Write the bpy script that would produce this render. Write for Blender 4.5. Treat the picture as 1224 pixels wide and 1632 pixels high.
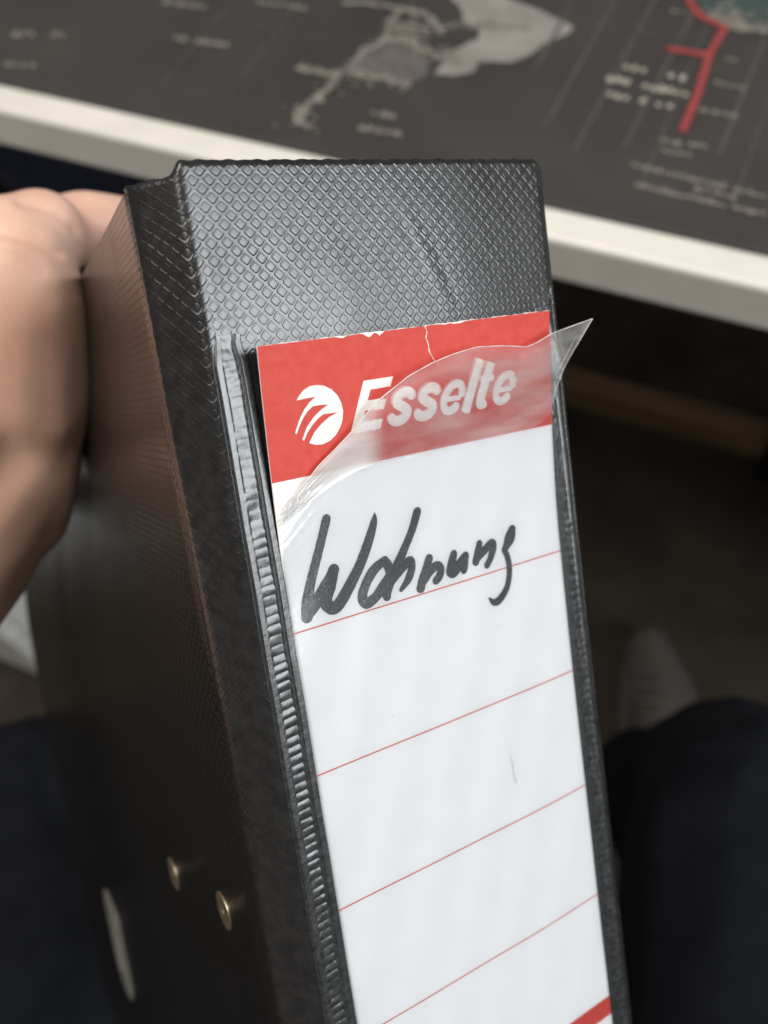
import bpy, bmesh, math, random
import numpy as np
from mathutils import Matrix, Vector, noise as mnoise
from mathutils.geometry import tessellate_polygon
random.seed(7); rng = np.random.default_rng(7)
for o in list(bpy.data.objects): bpy.data.objects.remove(o)
scene = bpy.context.scene
C = scene.collection

# ------------------------------------------------------------------ camera
CAMZ = 1.04                       # camera height above the floor (m)
WR = np.array([[0.9176338, 0.3026468, -0.2575909],
               [0.3904325, -0.8075585, 0.4420540],
               [-0.0742334, -0.5062156, -0.8592061]])      # lens axes -> room axes
FPX = 1435.09
cam = bpy.data.cameras.new('camera'); camo = bpy.data.objects.new('camera', cam); C.objects.link(camo)
M = Matrix.Identity(4)
for r in range(3):
    M[r][0] = WR[r, 0]; M[r][1] = -WR[r, 1]; M[r][2] = -WR[r, 2]
M[0][3], M[1][3], M[2][3] = 0, 0, CAMZ
camo.matrix_world = M
cam.sensor_fit = 'VERTICAL'; cam.sensor_height = 24; cam.lens = FPX / 1632 * 24
cam.clip_start = 0.01; cam.clip_end = 100
cam.dof.use_dof = True; cam.dof.focus_distance = 0.154; cam.dof.aperture_fstop = cam.lens / 2.4
scene.camera = camo
scene.render.resolution_x = 768; scene.render.resolution_y = 1024
scene.view_settings.view_transform = 'Standard'; scene.view_settings.look = 'None'
scene.view_settings.exposure = 0.0; scene.view_settings.gamma = 1.0

# ------------------------------------------------------------------ light
w = bpy.data.worlds.new('World'); scene.world = w; w.use_nodes = True
bg = w.node_tree.nodes['Background']; bg.inputs[0].default_value = (1.0, 0.96, 0.88, 1); bg.inputs[1].default_value = 0.14

def area(name, loc, target, sx, sy, power, col):
    l = bpy.data.lights.new(name, 'AREA'); l.shape = 'RECTANGLE'; l.size = sx; l.size_y = sy
    l.energy = power; l.color = col
    o = bpy.data.objects.new(name, l); C.objects.link(o); o.location = loc
    o.rotation_euler = (Vector(target) - Vector(loc)).to_track_quat('-Z', 'Y').to_euler()
    return o
# window to the right of the desk, and the warm ceiling lamp
area('window_light', (1.9, 0.18, CAMZ + 1.00), (0, 0.18, CAMZ + 1.00), 1.20, 1.10, 46, (0.93, 0.97, 1.0))
area('ceiling_light', (-0.35, -0.15, CAMZ + 1.45), (-0.2, 0.2, 0.7), 1.1, 1.1, 32, (1.0, 0.93, 0.83))

# ------------------------------------------------------------------ outlines measured on the label (mm) and on the desk (m)
INK = [
    [(4.41, 21.96, 1.75), (3.24, 24.73, 1.7), (1.66, 28.27, 1.75), (-0.14, 32.19, 1.86), (-1.26, 35.4, 2.27), (-1.79, 37.77, 2.27)] ,
    [(-1.77, 37.66, 2.06), (0.2, 36.01, 2.22), (2.28, 33.7, 2.17), (3.73, 32.3, 2.17), (4.6, 31.08, 2.17)] ,
    [(4.6, 31.08, 2.06), (3.22, 33.94, 2.58), (2.17, 35.88, 2.58), (2.88, 37.4, 2.32), (4.08, 37.61, 2.32), (5.67, 36.36, 2.32), (7.51, 34.38, 2.22), (9.84, 31.6, 2.06), (11.82, 28.48, 1.96), (13.2, 25.87, 1.7), (13.88, 24.23, 1.24), (14.16, 22.99, 0.21)] ,
    [(15.12, 31.87, 1.55), (12.73, 32.99, 1.96), (10.73, 34.98, 1.91), (9.52, 37.16, 2.01), (10.13, 38.57, 2.12), (12.04, 38.05, 1.96), (14.01, 36.51, 2.06), (15.9, 34.7, 2.06), (15.52, 32.77, 1.91), (14.98, 31.95, 1.55)] ,
    [(23.15, 24.63, 1.7), (21.6, 27.75, 1.65), (19.57, 30.75, 1.7), (17.55, 33.49, 2.06), (15.72, 35.8, 2.17), (14.58, 37.81, 1.96), (14.54, 38.53, 1.7)] ,
    [(15.98, 35.87, 1.81), (18.69, 34.01, 1.86), (20.44, 33.23, 1.7), (20.58, 34.7, 1.65), (19.52, 36.53, 1.55), (17.69, 38.04, 0.88)] ,
    [(24.6, 33.86, 1.7), (23.71, 35.48, 1.75), (22.53, 37.53, 1.91), (21.9, 38.83, 1.86)] ,
    [(22.75, 37.59, 1.81), (24.53, 36.15, 1.81), (26.18, 35.56, 1.7), (26.9, 36.38, 1.7), (26.35, 37.67, 1.65), (25.45, 38.32, 1.6)] ,
    [(30.25, 34.33, 1.6), (29.51, 35.95, 1.86), (28.95, 37.48, 1.96), (29.87, 37.71, 2.06), (31.4, 36.41, 1.86), (32.9, 35.32, 1.7)] ,
    [(32.9, 35.32, 1.7), (32.38, 37.13, 1.7), (32.1, 37.91, 1.55)] ,
    [(36.56, 33.76, 1.44), (35.95, 35.32, 1.7), (35.17, 37.03, 1.7)] ,
    [(35.56, 36.45, 1.7), (37.72, 35.25, 1.7), (39.54, 34.33, 1.7), (39.81, 35.25, 1.7), (38.79, 37.22, 1.5), (37.76, 38.32, 1.44)] ,
    [(44.98, 32.84, 1.81), (44.22, 34.29, 2.58), (43.26, 35.56, 1.86), (42.51, 36.33, 1.39)] ,
    [(42.44, 36.36, 1.29), (43.09, 38.26, 1.39), (43.13, 40.51, 1.39), (42.51, 42.86, 1.39), (41.39, 44.58, 1.5), (39.45, 45.95, 1.6), (38.16, 45.85, 1.29), (37.21, 44.78, 0.31)] ,
]
LOGO = [(1.15, 1.32), (1.63, 0.67), (2.53, -0.15), (3.8, -0.65), (5.17, -0.65), (6.52, -0.33), (7.85, 0.45), (8.87, 1.56), (9.45, 2.87), (9.69, 4.25), (9.45, 5.7), (8.9, 6.85), (7.92, 8.06), (6.69, 8.85), (5.23, 9.22), (3.85, 9.09), (2.66, 8.59), (3.8, 7.02), (5.33, 5.8), (6.83, 4.93), (8.59, 4.33), (7.17, 4.32), (5.77, 4.28), (4.89, 4.75), (3.68, 5.66), (2.58, 6.82), (1.75, 8.07), (1.52, 7.74), (2.55, 5.85), (4.09, 4.39), (5.59, 3.4), (6.91, 2.82), (5.66, 2.68), (4.0, 2.68), (2.82, 3.47), (1.88, 4.53), (1.05, 5.85), (0.54, 6.78), (0.31, 6.45), (1.19, 4.67), (2.32, 3.04), (3.53, 1.9), (4.7, 1.22), (3.06, 1.23)]
FT = [(-3.44, 18.62, -1.6), (-1.24, 16.72, -2.07), (3.19, 12.77, -2.86), (10.07, 8.1, -3.98), (15.03, 3.57, -5.33), (21.35, 0.21, -6.37), (26.64, -1.48, -6.8), (30.73, -2.39, -7.03), (36.47, -3.06, -7.02), (42.64, -2.64, -6.56), (49.06, -1.75, -6.04), (52.31, -2.44, -6.03), (55.25, -3.62, -6.5), (62.59, -5.21, -10.13)]
FB = [(-4.94, 21.07, -1.39), (-2.15, 20.29, -1.46), (2.32, 17.99, -1.66), (10.11, 14.83, -1.95), (15.29, 14.46, -1.99), (21.97, 14.31, -2.0), (27.53, 14.14, -2.02), (31.83, 14.07, -2.03), (37.74, 14.01, -2.03), (43.87, 13.95, -2.04), (50.23, 13.88, -2.05), (53.52, 13.42, -2.09), (56.25, 12.11, -2.23), (59.2, 5.62, -2.97)]
LAND = [(-0.1974, 0.4909), (-0.1778, 0.4725), (-0.1718, 0.4627), (-0.1608, 0.4596), (-0.1581, 0.448), (-0.1669, 0.4357), (-0.1695, 0.4231), (-0.1694, 0.4114), (-0.1604, 0.4146), (-0.1504, 0.4188), (-0.1515, 0.4279), (-0.1419, 0.4313), (-0.133, 0.4348), (-0.126, 0.4439), (-0.1227, 0.4535), (-0.1177, 0.4602), (-0.1126, 0.4671), (-0.1119, 0.4717), (-0.115, 0.4747), (-0.1245, 0.4795), (-0.1393, 0.4839), (-0.1518, 0.4877), (-0.1683, 0.5017)]
LAND2 = [(-0.2123, 0.3998), (-0.2141, 0.4142), (-0.2058, 0.4305), (-0.1966, 0.4343), (-0.1858, 0.4302), (-0.177, 0.4232), (-0.1733, 0.4103), (-0.1794, 0.3997), (-0.1967, 0.3986)]
COAST = [[(-0.2166, 0.3536), (-0.2244, 0.3544), (-0.2278, 0.3599), (-0.2209, 0.3754), (-0.2207, 0.3914), (-0.2165, 0.4056), (-0.2148, 0.4156), (-0.2071, 0.4337), (-0.2114, 0.4476), (-0.2102, 0.4634), (-0.1984, 0.4615), (-0.1836, 0.4555), (-0.1788, 0.4469)], [(-0.2141, 0.4004), (-0.1976, 0.4007), (-0.1796, 0.4003)], [(-0.2067, 0.4326), (-0.1939, 0.4351), (-0.1809, 0.4292), (-0.1725, 0.4269), (-0.1661, 0.4336)], [(-0.2067, 0.4438), (-0.1993, 0.4485), (-0.1865, 0.4472)], [(-0.2452, 0.4588), (-0.2216, 0.4641), (-0.2092, 0.4611)], [(-0.2436, 0.3939), (-0.2226, 0.3955)]]
RED = [[(-0.0617, 0.5196), (-0.057, 0.5094), (-0.05, 0.5008), (-0.035, 0.4933), (-0.0376, 0.4681), (-0.0357, 0.4341), (-0.0361, 0.4048)], [(-0.0587, 0.4672), (-0.0375, 0.4674)]]
GRID = [[(-0.0974, 0.5113), (-0.0987, 0.4578), (-0.101, 0.3879)], [(-0.0769, 0.5154), (-0.0789, 0.4515), (-0.0818, 0.3755)], [(-0.0543, 0.502), (-0.057, 0.4447), (-0.0597, 0.385)], [(-0.0138, 0.4887), (-0.0148, 0.4446), (-0.0157, 0.3926)], [(-0.1197, 0.4933), (-0.1202, 0.4303)]]
TEXT = [[(-0.0772, 0.4453), (-0.0591, 0.4448)], [(-0.0542, 0.4456), (-0.0424, 0.4448)], [(-0.0826, 0.4334), (-0.0688, 0.434)], [(-0.0637, 0.4327), (-0.0387, 0.4325)], [(-0.079, 0.4209), (-0.0661, 0.4207)], [(-0.0627, 0.421), (-0.0586, 0.4215)], [(-0.0542, 0.4208), (-0.0432, 0.4201)], [(-0.0301, 0.4463), (-0.0133, 0.4451)], [(-0.0322, 0.4228), (-0.0135, 0.4231)], [(-0.0531, 0.3731), (0.0114, 0.3696)], [(-0.0479, 0.3599), (-0.0042, 0.3581)], [(-0.0212, 0.3656), (-0.0012, 0.365)], [(-0.002, 0.3583), (0.0137, 0.3577)], [(-0.0659, 0.5012), (-0.0543, 0.502)], [(-0.0322, 0.4668), (-0.0228, 0.4666)], [(-0.044, 0.3939), (-0.0213, 0.3965)], [(-0.0423, 0.3873), (-0.0272, 0.3877)]]
TEXT2 = [[(-0.4217, 0.3754), (-0.3891, 0.3836)], [(-0.4096, 0.3489), (-0.3885, 0.3533)], [(-0.1899, 0.3715), (-0.1691, 0.3726)], [(-0.191, 0.3579), (-0.1675, 0.3601)], [(-0.2434, 0.3953), (-0.2194, 0.3967)], [(-0.1767, 0.4555), (-0.1492, 0.461)]]
TEAL = [(-0.0611, 0.5265), (-0.0539, 0.5119), (-0.0476, 0.5039), (-0.0361, 0.4961), (-0.032, 0.4934), (-0.0233, 0.4936), (-0.0065, 0.4953), (-0.0149, 0.5393)]

# ------------------------------------------------------------------ frames of reference
RB = np.array([[0.8337671, 0.1403758, -0.5339729],
               [-0.2061137, 0.9763561, -0.0651607],
               [0.5122007, 0.1643880, 0.8429870]])
TB = np.array([-17.1502, -19.4108, 148.5012])
VTOP = -37.4356; BH = 318.0                # binder top (v) and height, mm
U0, D0 = 27.3, 0.0                         # base point of the binder: u, d
def bl(u, v, d):
    """binder mm (u right, v down, d into the depth) -> local metres of the binder"""
    return ((u - U0) / 1000, (d - D0) / 1000, (VTOP + BH - v) / 1000)
A_ = WR @ RB
BM = Matrix.Identity(4)
base = WR @ (RB @ np.array([U0, VTOP + BH, D0]) + TB) / 1000
for r in range(3):
    BM[r][0] = A_[r, 0]; BM[r][1] = A_[r, 2]; BM[r][2] = -A_[r, 1]; BM[r][3] = base[r]
BM[2][3] += CAMZ
def bw(u, v, d): return BM @ Vector(bl(u, v, d))

# ------------------------------------------------------------------ helpers
def obj(name, me, m=None, parent=None, smooth=True, kind=None):
    o = bpy.data.objects.new(name, me); C.objects.link(o)
    if m is not None: me.materials.clear(); me.materials.append(m)
    if smooth and len(me.polygons): me.polygons.foreach_set('use_smooth', [True] * len(me.polygons))
    if parent is not None: o.parent = parent
    if kind: o['kind'] = kind
    return o
def empty(name, mat=None, loc=(0, 0, 0)):
    o = bpy.data.objects.new(name, None); C.objects.link(o); o.empty_display_size = 0.05
    if mat is not None: o.matrix_world = mat
    else: o.location = loc
    return o
def tag(o, label, cat, group=None):
    o['label'] = label; o['category'] = cat
    if group: o['group'] = group
    return o
def mesh(name, V, F):
    me = bpy.data.meshes.new(name); me.from_pydata([tuple(map(float, v)) for v in V], [], [tuple(map(int, f)) for f in F]); me.update(); return me
def gridmesh(name, P, uv=None, keep=None, flip=False):
    """P: (n, m, 3) array of points -> quad mesh, fast"""
    n, m = P.shape[:2]
    idx = np.arange(n * m).reshape(n, m)
    q = np.stack([idx[:-1, :-1], idx[1:, :-1], idx[1:, 1:], idx[:-1, 1:]], -1)
    q = q[keep] if keep is not None else q.reshape(-1, 4)
    q = q.reshape(-1, 4)
    if flip: q = q[:, ::-1]
    me = bpy.data.meshes.new(name)
    me.vertices.add(n * m); me.vertices.foreach_set('co', P.reshape(-1).astype(np.float32))
    me.loops.add(q.size); me.loops.foreach_set('vertex_index', q.reshape(-1).astype(np.int32))
    me.polygons.add(len(q)); me.polygons.foreach_set('loop_start', np.arange(0, q.size, 4, dtype=np.int32))
    me.polygons.foreach_set('loop_total', np.full(len(q), 4, dtype=np.int32))
    if uv is not None:
        l = me.uv_layers.new(name='UVMap'); l.data.foreach_set('uv', uv.reshape(-1, 2)[q.reshape(-1)].astype(np.float32).reshape(-1))
    me.update(calc_edges=True); me.validate(); return me
def bm_mesh(name, bm):
    me = bpy.data.meshes.new(name); bm.to_mesh(me); bm.free(); return me
def box_bm(bm, lo, hi, bevel=0.0, seg=3):
    r = bmesh.ops.create_cube(bm, size=1)
    vs = r['verts']
    for v in vs:
        v.co = Vector([(lo[i] + hi[i]) / 2 + v.co[i] * (hi[i] - lo[i]) for i in range(3)])
    if bevel:
        es = list({e for v in vs for e in v.link_edges})
        bmesh.ops.bevel(bm, geom=es, offset=bevel, segments=seg, affect='EDGES', profile=0.5)
    return bm
def box(name, lo, hi, m, parent, bevel=0.0, seg=3):
    return obj(name, bm_mesh(name, box_bm(bmesh.new(), lo, hi, bevel, seg)), m, parent, smooth=False)
def fbm(x, y, seed=0, oct=3):
    """cheap smooth noise on numpy arrays (sum of rotated sines with random phases)"""
    r = np.random.default_rng(seed); s = np.zeros_like(x, dtype=float); a = 1.0; f = 1.0
    for o in range(oct):
        for k in range(5):
            th = r.uniform(0, 2 * math.pi); ph = r.uniform(0, 6.28); ff = f * r.uniform(0.6, 1.4)
            s += a * np.sin(ff * (x * math.cos(th) + y * math.sin(th)) + ph) / 5
        a *= 0.5; f *= 2.1
    return s
def sstep(a, b, x):
    t = np.clip((x - a) / (b - a), 0, 1); return t * t * (3 - 2 * t)

def catmull(pts, n=8):
    P = np.array(pts, float); out = []
    Q = np.vstack([2 * P[0] - P[1], P, 2 * P[-1] - P[-2]])
    for i in range(1, len(Q) - 2):
        for k in range(n):
            t = k / n
            out.append(0.5 * ((2 * Q[i]) + (-Q[i - 1] + Q[i + 1]) * t + (2 * Q[i - 1] - 5 * Q[i] + 4 * Q[i + 1] - Q[i + 2]) * t * t + (-Q[i - 1] + 3 * Q[i] - 3 * Q[i + 1] + Q[i + 2]) * t ** 3))
    out.append(P[-1]); return np.array(out)

# ------------------------------------------------------------------ materials
def pmat(name, col, rough=0.5, spec=0.5, metal=0.0, **kw):
    m = bpy.data.materials.new(name); m.use_nodes = True
    b = m.node_tree.nodes['Principled BSDF']
    b.inputs['Base Color'].default_value = (*col, 1); b.inputs['Roughness'].default_value = rough
    b.inputs['Specular IOR Level'].default_value = spec; b.inputs['Metallic'].default_value = metal
    for k, v in kw.items(): b.inputs[k.replace('_', ' ')].default_value = v
    return m
def nd(m, t, **kw):
    n = m.node_tree.nodes.new(t)
    for k, v in kw.items(): setattr(n, k, v)
    return n
def lk(m, a, b): m.node_tree.links.new(a, b)
def noisy(m, scale, c0, c1, detail=4, coord='Object', lo=0.35, hi=0.65, rough=None, bump=None, stretch=None):
    """noise-driven colour (and roughness / bump) on a principled material"""
    b = m.node_tree.nodes['Principled BSDF']
    tc = nd(m, 'ShaderNodeTexCoord'); src = tc.outputs[coord]
    if stretch:
        mp = nd(m, 'ShaderNodeMapping'); mp.inputs['Scale'].default_value = stretch; lk(m, src, mp.inputs[0]); src = mp.outputs[0]
    n = nd(m, 'ShaderNodeTexNoise'); n.inputs['Scale'].default_value = scale; n.inputs['Detail'].default_value = detail
    lk(m, src, n.inputs['Vector'])
    r = nd(m, 'ShaderNodeValToRGB'); r.color_ramp.elements[0].position = lo; r.color_ramp.elements[1].position = hi
    r.color_ramp.elements[0].color = (*c0, 1); r.color_ramp.elements[1].color = (*c1, 1)
    lk(m, n.outputs['Fac'], r.inputs['Fac']); lk(m, r.outputs['Color'], b.inputs['Base Color'])
    if rough:
        mr = nd(m, 'ShaderNodeMapRange'); mr.inputs['To Min'].default_value = rough[0]; mr.inputs['To Max'].default_value = rough[1]
        lk(m, n.outputs['Fac'], mr.inputs['Value']); lk(m, mr.outputs['Result'], b.inputs['Roughness'])
    if bump:
        n2 = nd(m, 'ShaderNodeTexNoise'); n2.inputs['Scale'].default_value = bump[0]; n2.inputs['Detail'].default_value = 4
        lk(m, src, n2.inputs['Vector'])
        bp = nd(m, 'ShaderNodeBump'); bp.inputs['Strength'].default_value = bump[1]; bp.inputs['Distance'].default_value = bump[2]
        lk(m, n2.outputs['Fac'], bp.inputs['Height']); lk(m, bp.outputs['Normal'], b.inputs['Normal'])
    return m

m_film = pmat('black_embossed_film', (0.012, 0.012, 0.013), 0.27, 0.75)
noisy(m_film, 420, (0.009, 0.009, 0.010), (0.018, 0.018, 0.019), rough=(0.22, 0.32))
def scuffs(m, lo, hi, scale=55, stretch=(1, 1, 0.35)):
    b = m.node_tree.nodes['Principled BSDF']; tc = nd(m, 'ShaderNodeTexCoord'); mp = nd(m, 'ShaderNodeMapping'); mp.inputs['Scale'].default_value = stretch
    n = nd(m, 'ShaderNodeTexNoise'); n.inputs['Scale'].default_value = scale; n.inputs['Detail'].default_value = 9; n.inputs['Roughness'].default_value = 0.7
    lk(m, tc.outputs['Object'], mp.inputs[0]); lk(m, mp.outputs[0], n.inputs['Vector'])
    mr = nd(m, 'ShaderNodeMapRange'); mr.inputs['From Min'].default_value = 0.3; mr.inputs['From Max'].default_value = 0.7
    mr.inputs['To Min'].default_value = lo; mr.inputs['To Max'].default_value = hi
    lk(m, n.outputs['Fac'], mr.inputs['Value']); lk(m, mr.outputs[0], b.inputs['Roughness'])
scuffs(m_film, 0.20, 0.36)
m_weld = pmat('welded_vinyl', (0.022, 0.025, 0.027), 0.26, 0.9)
noisy(m_weld, 900, (0.014, 0.016, 0.017), (0.035, 0.039, 0.042), rough=(0.22, 0.36), bump=(1300, 0.3, 0.00010))

def embossed_cover():
    """black film with the same diamond emboss as relief, driven by UV in mm"""
    m = pmat('black_cover_film', (0.011, 0.0105, 0.010), 0.3, 0.5)
    b = m.node_tree.nodes['Principled BSDF']
    uv = nd(m, 'ShaderNodeUVMap'); uv.uv_map = 'UVMap'
    mp = nd(m, 'ShaderNodeMapping'); mp.inputs['Rotation'].default_value = (0, 0, math.pi / 4)
    s = 1 / 1.945; mp.inputs['Scale'].default_value = (s, s, 1)
    lk(m, uv.outputs[0], mp.inputs[0])
    sp = nd(m, 'ShaderNodeSeparateXYZ'); lk(m, mp.outputs[0], sp.inputs[0])
    def mth(op, a, bb=None, c=None):
        n = nd(m, 'ShaderNodeMath', operation=op)
        for i, v in enumerate((a, bb, c)):
            if v is None: continue
            if isinstance(v, (int, float)): n.inputs[i].default_value = v
            else: lk(m, v, n.inputs[i])
        return n.outputs[0]
    f = []
    for ax in (0, 1):
        t = mth('FRACT', sp.outputs[ax]); t = mth('SUBTRACT', t, 0.5); t = mth('ABSOLUTE', t); f.append(mth('POWER', t, 5.0))
    r = mth('POWER', mth('ADD', f[0], f[1]), 0.2)
    g = mth('SUBTRACT', r, 0.345); g = mth('MULTIPLY', g, 1 / 0.05); g = mth('MULTIPLY', g, g); g = mth('MULTIPLY', g, -1.0); g = mth('EXPONENT', g)
    pad = nd(m, 'ShaderNodeMapRange', interpolation_type='SMOOTHSTEP')
    pad.inputs['From Min'].default_value = 0.31; pad.inputs['From Max'].default_value = 0.39; lk(m, r, pad.inputs['Value'])
    h = mth('SUBTRACT', mth('MULTIPLY', pad.outputs[0], 0.5), g)
    bp = nd(m, 'ShaderNodeBump'); bp.inputs['Strength'].default_value = 0.7; bp.inputs['Distance'].default_value = 0.00008
    lk(m, h, bp.inputs['Height']); lk(m, bp.outputs['Normal'], b.inputs['Normal'])
    tc = nd(m, 'ShaderNodeTexCoord'); n = nd(m, 'ShaderNodeTexNoise'); n.inputs['Scale'].default_value = 30; lk(m, tc.outputs['Object'], n.inputs['Vector'])
    mr = nd(m, 'ShaderNodeMapRange'); mr.inputs['To Min'].default_value = 0.16; mr.inputs['To Max'].default_value = 0.26
    lk(m, n.outputs['Fac'], mr.inputs['Value']); lk(m, mr.outputs[0], b.inputs['Roughness'])
    return m
m_cover = embossed_cover(); scuffs(m_cover, 0.11, 0.24, 40)

m_board = pmat('grey_board', (0.10, 0.095, 0.09), 0.8)
m_paper = pmat('label_paper', (0.80, 0.81, 0.81), 0.6, 0.3); noisy(m_paper, 160, (0.80, 0.805, 0.808), (0.815, 0.82, 0.82), detail=3, bump=(2500, 0.12, 0.0001))
m_red = pmat('red_print', (0.66, 0.062, 0.045), 0.55, 0.3); noisy(m_red, 500, (0.545, 0.056, 0.042), (0.60, 0.072, 0.055), detail=6, bump=(2200, 0.15, 0.0001))
m_white = pmat('white_print', (0.80, 0.80, 0.79), 0.6, 0.3); noisy(m_white, 900, (0.76, 0.76, 0.75), (0.83, 0.83, 0.82))
m_line = pmat('red_rule', (0.62, 0.12, 0.10), 0.6, 0.3); noisy(m_line, 3000, (0.55, 0.09, 0.075), (0.70, 0.19, 0.16))
m_ink = pmat('marker_ink', (0.035, 0.04, 0.043), 0.5, 0.4)
noisy(m_ink, 2600, (0.028, 0.033, 0.036), (0.16, 0.175, 0.18), detail=2, lo=0.55, hi=0.75)
m_torn = pmat('torn_paper', (0.74, 0.70, 0.67), 0.8, 0.2); noisy(m_torn, 2000, (0.6, 0.5, 0.46), (0.8, 0.78, 0.76))

def clear_film(name, haze, refr, rough, gloss_rough, bump_scale, bump_d):
    m = bpy.data.materials.new(name); m.use_nodes = True; nt = m.node_tree; nt.nodes.clear()
    out = nd(m, 'ShaderNodeOutputMaterial')
    tr = nd(m, 'ShaderNodeBsdfTransparent'); tr.inputs[0].default_value = (0.97, 0.97, 0.975, 1)
    rf = nd(m, 'ShaderNodeBsdfRefraction'); rf.inputs['IOR'].default_value = 1.25; rf.inputs['Roughness'].default_value = rough; rf.inputs[0].default_value = (0.98, 0.98, 0.985, 1)
    mx = nd(m, 'ShaderNodeMixShader'); mx.inputs[0].default_value = refr; lk(m, tr.outputs[0], mx.inputs[1]); lk(m, rf.outputs[0], mx.inputs[2])
    df = nd(m, 'ShaderNodeBsdfDiffuse'); df.inputs[0].default_value = (0.8, 0.8, 0.8, 1)
    m2 = nd(m, 'ShaderNodeMixShader'); m2.inputs[0].default_value = haze
    if haze > 0.05:                                   # milky streaks where the film has been stretched
        tcz = nd(m, 'ShaderNodeTexCoord'); mpz = nd(m, 'ShaderNodeMapping'); mpz.inputs['Rotation'].default_value = (0, 0.9, 0); mpz.inputs['Scale'].default_value = (60, 60, 260)
        nz = nd(m, 'ShaderNodeTexNoise'); nz.inputs['Scale'].default_value = 1.0; nz.inputs['Detail'].default_value = 4
        lk(m, tcz.outputs['Object'], mpz.inputs[0]); lk(m, mpz.outputs[0], nz.inputs['Vector'])
        mz = nd(m, 'ShaderNodeMapRange'); mz.inputs['From Min'].default_value = 0.35; mz.inputs['From Max'].default_value = 0.72; mz.inputs['To Min'].default_value = 0.06; mz.inputs['To Max'].default_value = haze
        lk(m, nz.outputs['Fac'], mz.inputs['Value'])
        sx = nd(m, 'ShaderNodeSeparateXYZ'); lk(m, tcz.outputs['Object'], sx.inputs[0])
        bx_ = nd(m, 'ShaderNodeMapRange', interpolation_type='SMOOTHSTEP'); bx_.inputs['From Min'].default_value = -0.0095; bx_.inputs['From Max'].default_value = -0.0150; bx_.inputs['To Max'].default_value = 0.50
        lk(m, sx.outputs[0], bx_.inputs['Value'])
        cx = nd(m, 'ShaderNodeMapRange', interpolation_type='SMOOTHSTEP'); cx.inputs['From Min'].default_value = -0.031; cx.inputs['From Max'].default_value = -0.022
        lk(m, sx.outputs[0], cx.inputs['Value'])
        mu = nd(m, 'ShaderNodeMath', operation='MULTIPLY'); lk(m, bx_.outputs[0], mu.inputs[0]); lk(m, cx.outputs[0], mu.inputs[1])
        ad = nd(m, 'ShaderNodeMath', operation='ADD', use_clamp=True); lk(m, mu.outputs[0], ad.inputs[0]); lk(m, mz.outputs[0], ad.inputs[1])
        lk(m, ad.outputs[0], m2.inputs[0])
    lk(m, mx.outputs[0], m2.inputs[1]); lk(m, df.outputs[0], m2.inputs[2])
    gl = nd(m, 'ShaderNodeBsdfGlossy'); gl.inputs['Roughness'].default_value = gloss_rough; gl.inputs[0].default_value = (1, 1, 1, 1)
    fr = nd(m, 'ShaderNodeFresnel'); fr.inputs['IOR'].default_value = 1.45
    m3 = nd(m, 'ShaderNodeMixShader'); lk(m, fr.outputs[0], m3.inputs[0]); lk(m, m2.outputs[0], m3.inputs[1]); lk(m, gl.outputs[0], m3.inputs[2])
    tc = nd(m, 'ShaderNodeTexCoord'); n = nd(m, 'ShaderNodeTexNoise'); n.inputs['Scale'].default_value = bump_scale; n.inputs['Detail'].default_value = 3
    lk(m, tc.outputs['Object'], n.inputs['Vector'])
    bp = nd(m, 'ShaderNodeBump'); bp.inputs['Strength'].default_value = 0.6; bp.inputs['Distance'].default_value = bump_d; lk(m, n.outputs['Fac'], bp.inputs['Height'])
    for g in (gl, rf, fr): lk(m, bp.outputs[0], g.inputs['Normal'])
    lk(m, m3.outputs[0], out.inputs[0]); return m
m_clear = clear_film('clear_pocket_film', 0.012, 0.0, 0.1, 0.16, 700, 0.00006)
m_flap = clear_film('torn_pocket_film', 0.34, 0.65, 0.20, 0.09, 260, 0.0003)
m_edge = pmat('film_edge', (0.75, 0.73, 0.72), 0.25, 0.6); m_edge.node_tree.nodes['Principled BSDF'].inputs['Alpha'].default_value = 0.8

# ------------------------------------------------------------------ setting: floor
m_floor = pmat('floor', (0.03, 0.024, 0.02), 0.85, 0.2)
noisy(m_floor, 9, (0.038, 0.031, 0.025), (0.068, 0.056, 0.045), detail=8, bump=(300, 0.5, 0.003))
def sheet(name, x0, x1, y0, y1, z, m, n=2):
    xs = np.linspace(x0, x1, n); ys = np.linspace(y0, y1, n)
    X, Y = np.meshgrid(xs, ys, indexing='ij'); return gridmesh(name, np.stack([X, Y, np.full_like(X, z)], -1))
fl = obj('floor', sheet('floor', -4, 4, -3, 4, 0, m_floor), m_floor, smooth=False); fl['kind'] = 'structure'

# ------------------------------------------------------------------ desk
DZ = CAMZ - 0.300
m_desk = pmat('white_laminate', (0.72, 0.70, 0.66), 0.35, 0.5); noisy(m_desk, 40, (0.70, 0.685, 0.64), (0.75, 0.73, 0.69), rough=(0.3, 0.42))
m_steel = pmat('dark_steel', (0.03, 0.03, 0.032), 0.45, 0.5, 0.6)
m_wood = pmat('brown_wood', (0.20, 0.125, 0.065), 0.6, 0.3); noisy(m_wood, 6, (0.16, 0.10, 0.05), (0.27, 0.18, 0.10), stretch=(1, 14, 14), detail=8)
desk = tag(empty('desk', loc=(-0.1, 0.69, 0)), 'white laminate desk with a pale front edge, behind the binder', 'desk')
def dbox(name, lo, hi, m, bevel=0.0, seg=3):
    o = box(name, [lo[0] + 0.1, lo[1] - 0.69, lo[2]], [hi[0] + 0.1, hi[1] - 0.69, hi[2]], m, desk, bevel, seg); return o
dbox('tabletop', (-1.45, 0.3175, DZ - 0.0265), (1.25, 1.06, DZ), m_desk, 0.003, 4)
for x in (-1.40, 1.14):
    for y in (0.42, 0.98):
        dbox('leg', (x, y, 0.0), (x + 0.06, y + 0.05, DZ - 0.0267), m_steel, 0.004)
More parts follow.
